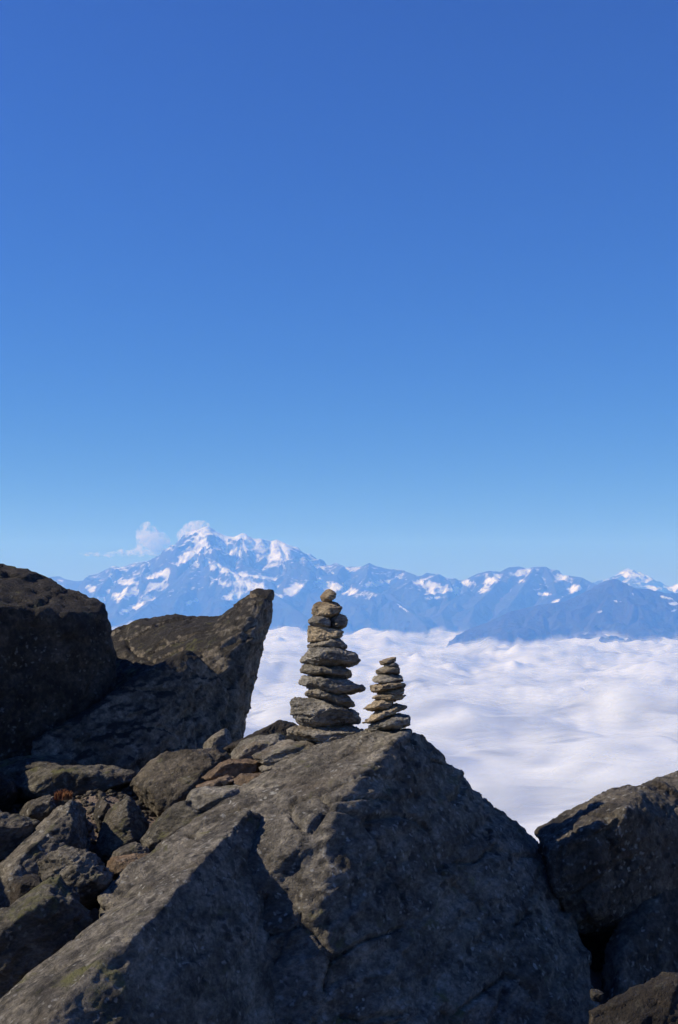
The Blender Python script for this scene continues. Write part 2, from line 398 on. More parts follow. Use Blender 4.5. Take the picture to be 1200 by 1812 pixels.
FRONT = [([(1600, 1080, 23), (1400, 1060, 23), (1300, 1052, 23), (1240, 1044, 23), (1200, 1049, 22.8), (1180, 1050, 22.6), (1150, 1043, 22.5), (1115, 1040, 22.5), (1095, 1027, 22.5), (1085, 1025, 22.5), (1075, 1030, 22.5),
           (1040, 1046, 22.3), (1000, 1064, 22.0), (950, 1072, 21.6), (905, 1082, 21.2), (860, 1102, 21.0), (822, 1117, 21.0)], 0.95),
         ([(1085, 1025, 22.5), (1080, 1050, 21.9), (1060, 1080, 21.2), (1040, 1115, 20.4)], 0.95),
         ([(1115, 1040, 22.5), (1125, 1065, 21.8), (1130, 1095, 21.0), (1110, 1130, 20)], 0.95),
         ([(1000, 1064, 22), (985, 1090, 21.2), (970, 1125, 20.2)], 0.95),
         ([(1200, 1049, 22.8), (1190, 1075, 22), (1215, 1110, 21), (1220, 1130, 20.2)], 0.95)]
FRONT = [([(a, b, (22.6 - (22.6 - k) * 0.5) * 0.88) for a, b, k in r], sl) for r, sl in FRONT]
mountain('mountain', 'darker blue ridge with a rounded top in front of the range at right',
         FRONT, 1000, 9600, 16600, 22000, 30.0, slope=0.72, snow_line=1400.0, seed=2,
         snow_patches=[(1075, 1083, 5, 1.8, 20, 18.74), (1095, 1064, 8, 1.6, -6, 19.27), (1180, 1058, 8, 2, -20, 19.71), (1195, 1068, 7, 2.2, 0, 19.54), (1196, 1081, 6, 1.8, 15, 19.27), (1117, 1050, 2, 3, 0, 19.62)], rough=0.9)
FARP = [([(1000, 1062, 34), (1060, 1040, 34), (1085, 1019, 34), (1100, 1014, 34), (1111, 1005, 34), (1118, 1011, 34), (1132, 1012, 34), (1150, 1022, 34), (1165, 1032, 34), (1180, 1042, 34), (1190, 1036, 34), (1200, 1033, 34), (1215, 1036, 34), (1260, 1030, 34), (1320, 1050, 34)], 1.0),
        ([(1111, 1005, 34), (1120, 1030, 33.2), (1140, 1050, 32.4)], 1.0), ([(1085, 1019, 34), (1070, 1050, 33)], 1.0)]
mountain('mountain', 'faint distant snow peak showing above the ridge at the right edge',
         FARP, 5200, 11500, 31500, 36000, 40.0, slope=0.7, snow_line=300.0, seed=3,
         snow_patches=[(1115, 1018, 14, 5, -10, 33.8), (1145, 1020, 14, 4, -20, 33.8), (1195, 1040, 14, 6, 10, 33.7), (1150, 1040, 16, 3, 0, 33.4)])

# ------------------------------------------------------------------ sea of clouds
def cloud_layer(nr, nc, lift):
    rr = np.exp(np.linspace(math.log(1300.0), math.log(36500.0), nr))
    th = np.concatenate([np.linspace(R(-20), R(20), nc), np.linspace(R(20), R(340), 70)[1:-1]])
    A, RR = np.meshgrid(th, rr)
    x = (RR * np.sin(A)).ravel(); y = (RR * np.cos(A)).ravel()
    p = np.stack([x, y, np.zeros_like(x)], 1).astype(np.float32)
    w = np.stack([fbm(p / 900 + 3, 3), fbm(p / 900 + 40, 3), np.zeros(len(p))], 1).astype(np.float32) * 190
    q = p + w
    z = fbm(q / 3100.0, 3, 0.45) * 130.0
    far = np.clip((np.hypot(x, y) - 5000.0) / 11000.0, 0, 1)      # low soft swell nearby, tighter puffs farther out
    for s, a in ((1300, 95.0), (640, 42.0 + 12.0 * far), (330, 13.0 + 44.0 * far), (170, 4.0 + 24.0 * far)):
        z += (np.sqrt(noise(q / s + s * 0.37) ** 2 + 0.02) * 2 - 0.5) * a
    lump = np.clip(fbm(p / 2600.0 + 90, 3) * 1.5, -0.3, 1)
    z += lump * np.clip((y - 12000) / 8000, 0, 1) * 140.0
    return np.stack([x, y, z + CLOUD_Z + lift], 1), grid_faces(len(rr), len(th), True)
def cloud_sea():
    cos, fcs, lev, n = [], [], [], 0
    shells = 4
    for k in range(shells + 1):
        co, fc = cloud_layer(*((290, 330) if k == 0 else (140, 160)), -25.0 + k * 28.0)
        cos.append(co); fcs.append(fc + n); lev.append(np.full(len(co), k / shells, np.float32)); n += len(co)
    me = mesh_from('cloud_sea', np.concatenate(cos), np.concatenate(fcs))
    at = me.attributes.new('level', 'FLOAT', 'POINT'); at.data.foreach_set('value', np.concatenate(lev))
    me.materials.append(CLOUDM)
    o = bpy.data.objects.new('cloud_sea', me); COL.objects.link(o)
    return tag(o, 'wide white sea of clouds filling the valleys below the mountains', kind='stuff')
cloud_sea()

# ------------------------------------------------------------------ our own summit: ground
def ground_z(x, y):
    t = np.clip((y - 5.0) / 1.7, 0, 1); t = t * t * (3 - 2 * t)
    z = -0.35 + 0.72 * t + 0.13 * np.exp(-((x + 1.25) / 0.35) ** 2 - ((y - 6.9) / 0.4) ** 2) + 0.02 * np.clip(-x, 0, 4) - 0.45 * np.clip(x - 0.1, 0, 2.0)
    e = np.clip((x - 1.3) / 0.7, 0, 1); z = z + 0.45 * e * np.clip((y - 5.4) / 0.8, 0, 1)
    crest = 9.2 - 2.8 * np.clip((x + 0.45) / 0.6, 0, 1) + 1.3 * e
    z = z - 0.62 * np.clip(y - crest, 0, None) - 0.55 * np.clip(np.abs(x) - 14.0, 0, None)
    z = z + 0.10 * np.clip(-y, 0, 45) - 0.55 * np.clip(-y - 70, 0, None)
    return z
def ground_relief(x, y):
    z = ground_z(x, y); p = np.stack([x, y, z], 1).astype(np.float32)
    far = np.clip(np.hypot(x, y) / 60.0 - 0.2, 0, 1)
    return z + fbm(p * 1.3, 4) * 0.045 + fbm(p * 6, 3) * 0.014 + far * far * (ridged(p / 40.0, 4) - 0.6) * 5.0
def ground():
    rr = np.concatenate([[0.01], np.linspace(1.0, 11.0, 120), np.exp(np.linspace(math.log(11.3), math.log(2600), 70))])
    th = np.concatenate([np.linspace(R(-25), R(25), 170), np.linspace(R(25), R(335), 90)[1:-1]])
    A, RR = np.meshgrid(th, rr); x = (RR * np.sin(A)).ravel(); y = (RR * np.cos(A)).ravel()
    z = ground_relief(x, y)
    me = mesh_from('ground', np.stack([x, y, z], 1), grid_faces(len(rr), len(th), True)); me.materials.append(SOIL)
    o = bpy.data.objects.new('ground', me); COL.objects.link(o)
    tag(o, 'brown gravelly soil of the summit between the boulders', kind='structure')
ground()

# ------------------------------------------------------------------ rocks
def hull_into(bm, pts):
    vs = [bm.verts.new(p) for p in pts]
    r = bmesh.ops.convex_hull(bm, input=vs, use_existing_faces=False)
    kill = list({g for g in r['geom_interior'] + r['geom_unused'] if isinstance(g, bmesh.types.BMVert)})
    bmesh.ops.delete(bm, geom=kill, context='VERTS')

def remeshed(bm, voxel):
    bmesh.ops.recalc_face_normals(bm, faces=bm.faces[:])
    me = bpy.data.meshes.new('tmp'); bm.to_mesh(me); bm.free()
    o = bpy.data.objects.new('tmp', me); COL.objects.link(o)
    md = o.modifiers.new('r', 'REMESH'); md.mode = 'VOXEL'; md.voxel_size = voxel; md.adaptivity = 0.0
    dg = bpy.context.evaluated_depsgraph_get(); dg.update()
    ev = o.evaluated_get(dg); m2 = bpy.data.meshes.new_from_object(ev, depsgraph=dg)
    bpy.data.objects.remove(o); bpy.data.meshes.remove(me)
    n = len(m2.vertices); co = np.empty(n * 3, np.float32); m2.vertices.foreach_get('co', co); co = co.reshape(-1, 3)
    return m2, co

def normals(me):
    n = np.empty(len(me.vertices) * 3, np.float32); me.vertex_normals.foreach_get('vector', n); return n.reshape(-1, 3)

def rot_strata(co, dip, strike):
    """coordinates with the third axis across the foliation of the gneiss"""
    c, s = math.cos(strike), math.sin(strike); cd, sd_ = math.cos(dip), math.sin(dip)
    x = co[:, 0] * c + co[:, 1] * s; y = -co[:, 0] * s + co[:, 1] * c; z = co[:, 2]
    return np.stack([x * cd + z * sd_, y, -x * sd_ + z * cd], 1).astype(np.float32)

def rock_mesh(name, hulls, voxel, size, amp=1.0, seed=0, dip=0.6, strike=0.0, layer=0.0, chip=1.0, crack=0.0, cuts=0, flat=0.0):
    bm = bmesh.new()
    for h in hulls: hull_into(bm, h)
    me, co = remeshed(bm, voxel)
    if cuts:
        co = chisel(co, seed, cuts, flat=flat)
        me.vertices.foreach_set('co', co.ravel()); me.update()
    off = np.array([seed * 3.71, seed * 1.93, seed * 5.17], np.float32)
    s = rot_strata(co, dip, strike)
    n = normals(me)
    q = s / size + off
    warp = np.stack([noise(q * 2.2), noise(q * 2.2 + 9.1), noise(q * 2.2 + 19.7)], 1)
    f1, e1 = facets((q + warp * 0.12) * np.array((2.2, 2.2, 3.2), np.float32))
    f2, e2 = facets((q + warp * 0.05) * np.array((6.0, 6.0, 9.0), np.float32) + 4.4)
    d = 0.020 * f1 * chip + 0.013 * f2 * chip
    d += 0.016 * fbm(q * 1.7, 3)
    d += 0.012 * (ridged(q * np.array((5, 5, 9), np.float32), 4, 0.6) - 0.5)
    d += 0.006 * fbm(q * np.array((14, 14, 30), np.float32), 3, 0.65)
    if layer:
        lq = q * np.array((1.6, 1.6, 15), np.float32); lq[:, 2] += 1.1 * noise(q * 2.7 + 2.2)
        lay = noise(lq)
        d += layer * (0.020 * np.sign(lay) * np.sqrt(np.abs(lay)) + 0.008 * noise(lq * 2.3))
    if crack:
        d -= crack * 0.020 * np.exp(-(e1 / 0.035) ** 2) * (noise(q * 3.1 + 7) > -0.15)
    co = co + n * (d * size * amp)[:, None]
    return me, co

def chisel(co, seed, cuts, lo=0.70, hi=0.96, flat=0.0):
    """break flat faces off a stone: whatever sticks out past a random plane is cut back to it"""
    rnd = np.random.RandomState(seed * 13 + 5)
    c = (co.min(0) + co.max(0)) / 2; h = (co.max(0) - co.min(0)) / 2
    u = (co - c) / h
    for _ in range(cuts):
        k = rnd.normal(size=3); k[2] *= 1 - flat; k /= np.linalg.norm(k)
        pr = u @ k; lim = pr.max() * rnd.uniform(lo, hi)
        u = u - np.clip(pr - lim, 0, None)[:, None] * k * 0.96
    return (u * h + c).astype(np.float32)

def finish_rock(name, me, co, mat, parent=None):
    lo, hi = co.min(0), co.max(0)
    loc = np.array([(lo[0] + hi[0]) / 2, (lo[1] + hi[1]) / 2, lo[2]], np.float32)
    if parent is not None: loc_l = loc - np.array(parent.location, np.float32)
    me.vertices.foreach_set('co', (co - loc).astype(np.float32).ravel()); me.update()
    me.polygons.foreach_set('use_smooth', np.ones(len(me.polygons), bool))
    me.name = name; me.materials.clear(); me.materials.append(mat)
    o = bpy.data.objects.new(name, me); COL.objects.link(o)
    if parent is None: o.location = loc
    else: o.parent = parent; o.location = loc_l
    return o

def ring(outline, Y, inset, dY, off=(0, 0)):
    cx = sum(p[0] for p in outline) / len(outline); cy = sum(p[1] for p in outline) / len(outline)
    res = []
    for p in outline:
        y0 = p[2] if len(p) > 2 else Y
        res.append(P(cx + (p[0] - cx) * inset + off[0], cy + (p[1] - cy) * inset + off[1], y0 + dY))
    return res

def pebble_hull(outline, Y, df, db, inset=0.62, off=(0, 0), binset=0.6):
    return ring(outline, Y, 1.0, 0) + ring(outline, Y, inset, -df, off) + ring(outline, Y, binset, db, (0, 4))

_seed = [0]
def rock(label, mat, outline, Y, df, db, voxel=None, name='rock', inset=0.62, off=(0, 0), amp=0.65, layer=0.5, dip=0.6, strike=0.0, extra=(), hulls=None, cat='rock', chip=1.0, size=None, group=None, crack=0.0, cuts=None):
    _seed[0] += 1
    hs = list(hulls or [])
    if outline:
        cx = sum(p[0] for p in outline) / len(outline); cy = sum(p[1] for p in outline) / len(outline)
        outline = [(cx + (p[0] - cx) * 1.13, cy + (p[1] - cy) * 1.13) for p in outline]   # what the chisel takes off again
        hs.append(pebble_hull(outline, Y, df, db, inset, off) + [P(*e) for e in extra])
    allp = np.array([p for h in hs for p in h])
    ext = allp.max(0) - allp.min(0)
    size = size or float(np.sort(ext)[1])
    voxel = voxel or float(np.clip(size / 56.0, 0.004, 0.014))
    me, co = rock_mesh(name, hs, voxel, size, amp, _seed[0], dip, strike, layer, chip, crack, (16 if outline else 0) if cuts is None else cuts)
    o = finish_rock(name, me, co, mat)
    return tag(o, label, cat, group)

# --- the large boulders
def PP(l): return [P(*q) for q in l]
rock('large grey boulder with lit left slope and dark right face, carrying both cairns', GREY, None, 6, 0, 0, name='boulder', cat='boulder', voxel=0.0113, size=1.1, crack=2.0, layer=0.65, dip=0.75, strike=-0.3, amp=0.6,
     hulls=[PP([(430, 1394, 6.25), (500, 1352, 6.3), (560, 1322, 6.3), (620, 1302, 6.3), (690, 1289, 6.3), (735, 1291, 6.35), (768, 1312, 6.4), (786, 1348, 6.35),
                (715, 1297, 6.12), (672, 1336, 5.93), (637, 1377, 5.76), (594, 1427, 5.56), (583, 1475, 5.44), (578, 1525, 5.36), (568, 1600, 5.25), (545, 1750, 5.05), (520, 1900, 4.9),
                (835, 1392, 6.5), (865, 1440, 6.4), (780, 1420, 6.15), (900, 1700, 5.8), (860, 1900, 5.4), (720, 1900, 5.05), (700, 1600, 5.48),
                (330, 1480, 5.9), (240, 1522, 5.7), (170, 1588, 5.5), (185, 1635, 5.3), (250, 1900, 5.2),
                (530, 1338, 6.75), (620, 1306, 6.8), (720, 1294, 6.75),
                (450, 1900, 7.0), (860, 1900, 6.8), (700, 1420, 7.2), (560, 1420, 7.2)]),
            PP([(835, 1392, 6.5), (865, 1440, 6.45), (902, 1447, 6.55), (940, 1477, 6.6), (962, 1505, 6.6), (985, 1560, 6.5), (1003, 1600, 6.42), (1040, 1695, 6.2), (1052, 1770, 6.0), (1070, 1900, 5.8),
                (700, 1500, 5.85), (800, 1450, 6.15), (880, 1560, 6.0), (930, 1700, 5.8), (940, 1900, 5.5), (650, 1900, 5.1), (640, 1600, 5.45),
                (900, 1600, 7.0), (1000, 1900, 6.8), (760, 1420, 6.9), (700, 1900, 6.8)])])
rock('pointed boulder lowest in the picture, its sunlit ridge rising to the right', GREY, None, 5, 0, 0, name='boulder', cat='boulder', voxel=0.0092, size=0.9, crack=0.8, layer=0.5, dip=0.7, strike=0.2, amp=0.45,
     hulls=[PP([(442, 1432, 5.62), (425, 1436, 5.66), (385, 1462, 5.56), (330, 1502, 5.45), (260, 1552, 5.25), (205, 1607, 5.05), (183, 1636, 4.9), (146, 1668, 4.8), (92, 1706, 4.7), (0, 1775, 4.55), (-80, 1840, 4.5), (-120, 1900, 4.5),
                (464, 1448, 5.72), (494, 1488, 5.74), (520, 1540, 5.7), (540, 1590, 5.65), (566, 1680, 5.5), (606, 1900, 5.3),
                (405, 1500, 5.3), (360, 1546, 5.06), (300, 1585, 4.84), (258, 1630, 4.64), (230, 1664, 4.48), (167, 1705, 4.36), (135, 1752, 4.26), (80, 1812, 4.12), (20, 1900, 4.0),
                (430, 1650, 5.05), (400, 1812, 4.82), (250, 1812, 4.38), (400, 1950, 4.62), (200, 1950, 4.05),
                (400, 1700, 5.9), (200, 1900, 5.7), (560, 1900, 5.7), (440, 1520, 6.1)])])
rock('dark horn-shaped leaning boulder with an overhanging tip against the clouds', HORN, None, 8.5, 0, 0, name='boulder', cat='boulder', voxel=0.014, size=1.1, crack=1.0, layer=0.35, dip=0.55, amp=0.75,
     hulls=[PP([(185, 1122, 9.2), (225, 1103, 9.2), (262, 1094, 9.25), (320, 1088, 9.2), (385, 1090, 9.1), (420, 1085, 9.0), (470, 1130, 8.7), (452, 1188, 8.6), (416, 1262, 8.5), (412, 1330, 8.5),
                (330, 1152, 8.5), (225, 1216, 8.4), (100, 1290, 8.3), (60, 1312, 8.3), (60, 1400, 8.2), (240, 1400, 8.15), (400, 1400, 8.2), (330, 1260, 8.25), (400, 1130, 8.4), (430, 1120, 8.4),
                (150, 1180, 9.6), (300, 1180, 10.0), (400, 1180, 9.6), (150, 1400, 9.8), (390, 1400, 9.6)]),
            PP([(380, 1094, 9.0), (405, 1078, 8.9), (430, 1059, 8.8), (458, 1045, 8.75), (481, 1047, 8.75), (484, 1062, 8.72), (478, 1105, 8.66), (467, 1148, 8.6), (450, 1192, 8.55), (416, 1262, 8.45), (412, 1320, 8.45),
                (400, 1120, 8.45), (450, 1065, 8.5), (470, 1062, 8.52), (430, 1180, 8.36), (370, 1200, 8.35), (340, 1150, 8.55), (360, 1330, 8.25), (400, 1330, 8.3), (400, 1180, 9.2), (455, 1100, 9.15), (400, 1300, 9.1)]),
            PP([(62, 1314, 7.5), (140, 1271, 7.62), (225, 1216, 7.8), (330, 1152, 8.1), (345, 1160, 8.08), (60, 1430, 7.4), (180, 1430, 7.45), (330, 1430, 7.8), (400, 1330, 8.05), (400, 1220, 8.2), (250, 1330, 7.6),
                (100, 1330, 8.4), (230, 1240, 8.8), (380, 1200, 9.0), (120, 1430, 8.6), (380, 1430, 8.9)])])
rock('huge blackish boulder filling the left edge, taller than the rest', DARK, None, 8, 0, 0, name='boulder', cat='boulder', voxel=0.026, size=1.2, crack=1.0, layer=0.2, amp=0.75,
     hulls=[PP([(-260, 1010, 8.4), (-120, 985, 8.3), (-30, 984, 8.2), (2, 993, 8.2), (40, 1011, 8.2), (72, 1020, 8.2), (100, 1028, 8.2), (142, 1046, 8.15), (176, 1059, 8.1), (186, 1072, 8.05), (197, 1108, 8.0), (204, 1145, 8.0), (203, 1200, 8.0), (190, 1400, 8.1),
                (170, 1085, 7.9), (150, 1100, 7.8), (100, 1110, 7.7), (0, 1075, 7.5), (-160, 1080, 7.25), (165, 1250, 7.82), (110, 1400, 7.7), (-60, 1400, 7.35), (-260, 1400, 7.2), (-320, 1200, 8.2), (-320, 1400, 8.4),
                (-250, 1100, 9.6), (100, 1150, 9.3), (180, 1300, 9.0), (-250, 1400, 9.8), (120, 1400, 9.3)]),
            [(-2.3, 7.5, 1.12), (-2.35, 6.8, 0.98), (-2.4, 6.2, 1.0), (-2.45, 5.5, 1.05), (-2.6, 4.9, 0.75), (-3.3, 7.6, 1.1), (-3.4, 5.4, 1.2), (-2.15, 7.5, 0.0), (-2.15, 6.0, 0.0), (-2.4, 4.7, -0.2), (-3.8, 4.9, -0.2), (-3.9, 7.6, 0.0)]])  # unseen flank added out of view to shade the left rocks
rock('broad boulder at the right edge with a sunlit grey top and overhanging dark front', COLD, None, 6, 0, 0, name='boulder', cat='boulder', voxel=0.0105, size=0.95, crack=1.0, layer=0.3, amp=0.85,
     hulls=[PP([(948, 1473, 6.7), (1000, 1441, 6.75), (1050, 1407, 6.8), (1108, 1387, 6.8), (1150, 1384, 6.85), (1200, 1395, 6.95), (1320, 1420, 7.1), (1420, 1470, 7.2),
                (968, 1502, 6.35), (1010, 1487, 6.28), (1060, 1470, 6.26), (1105, 1436, 6.34), (1132, 1408, 6.55), (1200, 1430, 6.78), (1320, 1470, 7.0),
                (985, 1570, 6.3), (1010, 1650, 6.35), (1060, 1618, 6.28), (1150, 1562, 6.42), (1205, 1540, 6.52), (1330, 1560, 6.85), (1420, 1600, 7.0),
                (1010, 1660, 7.2), (1420, 1640, 7.2), (1000, 1500, 7.1), (1400, 1500, 7.1)])])
rock('boulder tucked under the overhang at the right edge, rusty along its left side', COLD, None, 6, 0, 0, name='boulder', cat='boulder', voxel=0.013, size=0.8, layer=0.2, amp=0.8,
     hulls=[PP([(1066, 1720, 6.25), (1085, 1650, 6.35), (1105, 1612, 6.42), (1150, 1566, 6.5), (1210, 1530, 6.62), (1330, 1510, 6.85), (1075, 1850, 6.1), (1100, 1690, 6.15), (1100, 1850, 5.95), (1330, 1850, 6.4), (1400, 1650, 6.85),
                (1230, 1600, 6.5), (1100, 1850, 6.9), (1400, 1850, 6.9), (1120, 1620, 6.8), (1380, 1600, 6.8)])])
rock('boulder top just behind the broad boulder at the right edge', GREY, None, 7, 0, 0, name='boulder', cat='boulder', voxel=0.016, size=0.9, amp=0.8,
     hulls=[PP([(1130, 1396, 7.4), (1150, 1383, 7.5), (1172, 1374, 7.5), (1200, 1368, 7.5), (1260, 1360, 7.5), (1400, 1380, 7.5), (1180, 1420, 7.2), (1400, 1430, 7.2), (1120, 1500, 7.4), (1420, 1520, 7.4), (1130, 1500, 8.4), (1420, 1500, 8.4), (1220, 1400, 8.2)])])
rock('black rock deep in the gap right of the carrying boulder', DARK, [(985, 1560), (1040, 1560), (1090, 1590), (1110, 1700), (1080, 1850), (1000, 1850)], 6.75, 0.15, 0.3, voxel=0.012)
rock('low rock in the bottom right corner with a thin bright crest', DARK, None, 5, 0, 0, voxel=0.009, size=0.5, layer=0.4, amp=1.0,
     hulls=[PP([(1042, 1788, 5.2), (1075, 1774, 5.2), (1110, 1762, 5.2), (1150, 1737, 5.2), (1178, 1724, 5.2), (1210, 1726, 5.2), (1330, 1740, 5.2), (1046, 1796, 5.08), (1110, 1772, 5.1), (1160, 1746, 5.12), (1210, 1738, 5.13), (1330, 1750, 5.15),
                (1040, 1900, 4.9), (1330, 1900, 5.1), (1060, 1900, 5.6), (1330, 1900, 5.7)])])
rock('small stone wedged beside the bottom right corner rock', GREY, [(1045, 1752), (1058, 1748), (1068, 1756), (1062, 1772), (1046, 1770)], 5.55, 0.03, 0.05)

# --- rocks on the left, back to front
rock('mossy slab lying under the huge blackish boulder at the left edge', MOSSY, [(-60, 1350), (0, 1349), (30, 1347), (75, 1335), (105, 1335), (122, 1343), (150, 1352), (140, 1380), (60, 1405), (-60, 1400)], 7.45, 0.25, 0.2, off=(-5, 12), layer=0.8)
rock('long flat slab with pale mossy top, in front of the mossy slab', MOSSY, [(28, 1390), (58, 1368), (90, 1354), (120, 1349), (180, 1354), (226, 1367), (240, 1380), (200, 1400), (120, 1408), (40, 1412)], 7.1, 0.2, 0.25, off=(0, 8), layer=0.8)
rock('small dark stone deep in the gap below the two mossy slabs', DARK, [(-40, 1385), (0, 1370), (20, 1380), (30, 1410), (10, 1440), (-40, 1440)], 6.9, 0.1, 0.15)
rock('grey lumpy rock between the long slab and the jagged ridge rock', COLD, [(35, 1442), (48, 1420), (62, 1406), (85, 1400), (112, 1408), (125, 1430), (100, 1462), (45, 1470)], 6.55, 0.12, 0.15, off=(3, 6), layer=0.7)
rock('rough rock with a yellow lichen patch at the left edge', MOSSY, [(-70, 1440), (0, 1432), (26, 1436), (72, 1452), (66, 1480), (30, 1515), (-70, 1540)], 6.2, 0.2, 0.2, off=(0, 12), layer=0.8)
rock('rough rock fragment sticking up beside the brown soil patch', COLD, [(170, 1420), (182, 1414), (200, 1418), (198, 1450), (178, 1480), (168, 1460)], 6.5, 0.08, 0.1, layer=0.5)
rock('jagged rock with a long sunlit ridge climbing to a blunt top', GREY, None, 6, 0, 0, voxel=0.0076, size=0.42, crack=1.0, cuts=10, layer=0.8, dip=0.8, amp=0.85,
     hulls=[PP([(-30, 1560, 5.75), (5, 1528, 5.85), (30, 1492, 5.95), (85, 1437, 6.15), (118, 1407, 6.25), (140, 1398, 6.3), (160, 1412, 6.25), (172, 1440, 6.2), (171, 1472, 6.1), (155, 1510, 6.0), (110, 1550, 5.85), (40, 1620, 5.6), (-30, 1640, 5.6),
                (60, 1490, 5.85), (110, 1440, 6.02), (145, 1425, 6.1), (20, 1545, 5.72), (100, 1500, 5.85), (60, 1640, 6.2), (150, 1540, 6.5), (100, 1460, 6.6), (-20, 1600, 6.2)])])
rock('dark pointed rock with a lichen-yellow left edge', MOSSY, None, 6.3, 0, 0, voxel=0.006, size=0.33, cuts=8, layer=0.4, amp=1.0,
     hulls=[PP([(168, 1508, 6.25), (176, 1470, 6.3), (186, 1446, 6.35), (197, 1426, 6.4), (222, 1401, 6.4), (234, 1410, 6.4), (250, 1436, 6.4), (262, 1455, 6.4), (262, 1520, 6.3), (195, 1540, 6.2), (172, 1525, 6.2),
                (190, 1500, 6.15), (200, 1440, 6.25), (225, 1425, 6.22), (240, 1520, 6.1), (250, 1500, 6.8), (190, 1500, 6.7)])])
rock('big rounded rock with a hollow olive-brown face, left of the flat stones', BROWN, None, 7, 0, 0, voxel=0.0085, size=0.5, crack=1.0, cuts=9, layer=0.5, amp=0.75,
     hulls=[PP([(228, 1392, 6.95), (245, 1368, 7.0), (262, 1350, 7.05), (300, 1327, 7.1), (332, 1319, 7.15), (380, 1321, 7.15), (412, 1328, 7.1), (424, 1345, 7.1), (400, 1400, 6.9), (330, 1470, 6.75), (262, 1490, 6.7), (235, 1440, 6.8),
                (285, 1358, 6.85), (330, 1340, 6.9), (380, 1345, 6.9), (265, 1400, 6.72), (330, 1400, 6.7), (270, 1480, 6.6), (280, 1450, 7.6), (400, 1420, 7.5), (340, 1360, 7.6)])])
rock('small pale triangular stone at the foot of the horn-shaped boulder', PALE, [(362, 1318), (374, 1300), (398, 1288), (406, 1292), (413, 1306), (420, 1322), (410, 1340), (370, 1340)], 7.5, 0.1, 0.15, off=(-4, 4), layer=0.4)
rock('black sloping rock silhouetted against the clouds left of the tall cairn', DARK, [(405, 1322), (450, 1299), (478, 1284), (500, 1275), (522, 1276), (540, 1290), (520, 1330), (430, 1350)], 7.3, 0.12, 0.2, layer=0.3)
rock('grey sloping rock between the black sloping rock and the flat stones', PALE, [(398, 1362), (412, 1335), (430, 1313), (455, 1301), (495, 1297), (515, 1306), (500, 1350), (440, 1375)], 6.75, 0.14, 0.2, off=(-4, 8), layer=0.6)
rock('dark green-tinged rock below the pale slab', MOSSY, [(256, 1484), (278, 1458), (300, 1436), (326, 1415), (395, 1440), (385, 1470), (330, 1500), (262, 1520)], 6.15, 0.14, 0.2, off=(4, 4), layer=1.0)
rock('pale slab with a blunt broken front edge', PALE, [(322, 1414), (335, 1405), (352, 1398), (400, 1388), (438, 1396), (446, 1404), (425, 1432), (392, 1440), (345, 1434), (326, 1428)], 6.2, 0.16, 0.25, off=(4, 8), layer=0.4)
rock('thin brown slab lying on the pale slab', RUST, [(342, 1394), (362, 1385), (385, 1378), (412, 1371), (420, 1380), (405, 1392), (360, 1398)], 6.35, 0.1, 0.15, layer=0.6)
rock('rust-edged flat stone above the thin brown slab', RUST, [(361, 1377), (372, 1365), (388, 1350), (415, 1341), (440, 1339), (456, 1347), (460, 1362), (440, 1372), (405, 1374), (372, 1384)], 6.5, 0.12, 0.2, off=(3, 4), layer=0.6)
rock('orange-brown wedge stone resting against the carrying boulder', RUST, [(409, 1386), (418, 1377), (428, 1371), (462, 1369), (476, 1376), (466, 1390), (446, 1398), (425, 1392)], 6.3, 0.1, 0.15, off=(0, 3), layer=0.5)
rock('little grey stone tucked above the orange-brown wedge', GREY, [(458, 1360), (468, 1353), (488, 1351), (500, 1360), (490, 1370), (466, 1370)], 6.38, 0.06, 0.1, layer=0.5)
rock('little pale stone squeezed beside the carrying boulder edge', PALE, [(462, 1374), (475, 1368), (490, 1365), (500, 1370), (485, 1384), (468, 1386)], 6.28, 0.05, 0.1, layer=0.5)
rock('banded block with a bright left facet below the tall cairn', PALE, [(451, 1336), (458, 1326), (476, 1315), (488, 1309), (520, 1309), (552, 1320), (566, 1332), (545, 1352), (500, 1364), (478, 1358), (458, 1350)], 6.42, 0.13, 0.2, off=(8, 5), layer=1.3, dip=0.15)
rock('round grey stone sitting behind the rusty brown stone', GREY, [(197, 1520), (206, 1504), (218, 1495), (238, 1492), (256, 1500), (268, 1515), (260, 1535), (205, 1535)], 6.0, 0.08, 0.12, layer=0.2)
rock('rusty brown stone wedged in the gap left of the lit ridge', RUST, [(192, 1524), (200, 1519), (235, 1515), (268, 1509), (275, 1525), (245, 1556), (205, 1560), (193, 1540)], 5.8, 0.07, 0.12, layer=0.3)
rock('rough lumpy rubble rock below the jagged ridge rock', GREY, [(70, 1530), (85, 1510), (105, 1502), (128, 1492), (150, 1503), (178, 1530), (200, 1555), (190, 1600), (120, 1620), (75, 1590)], 5.65, 0.16, 0.2, off=(0, 10), amp=1.0, layer=0.8)
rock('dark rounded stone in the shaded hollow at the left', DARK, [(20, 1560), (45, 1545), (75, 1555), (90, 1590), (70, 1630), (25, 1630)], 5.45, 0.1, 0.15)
rock('leaning slab at the left edge with a lit mossy top and black front', MOSSY, None, 5.2, 0, 0, voxel=0.0088, size=0.5, cuts=6, layer=0.6, amp=0.9,
     hulls=[PP([(-80, 1660, 5.0), (0, 1620, 5.1), (28, 1604, 5.15), (60, 1572, 5.2), (95, 1551, 5.25), (110, 1547, 5.28), (124, 1570, 5.25), (160, 1620, 5.2), (190, 1660, 5.2), (190, 1800, 5.1), (-80, 1860, 4.9),
                (100, 1585, 5.05), (50, 1610, 4.98), (0, 1650, 4.92), (90, 1800, 4.95), (160, 1700, 5.7), (0, 1750, 5.7), (80, 1600, 5.6)])])

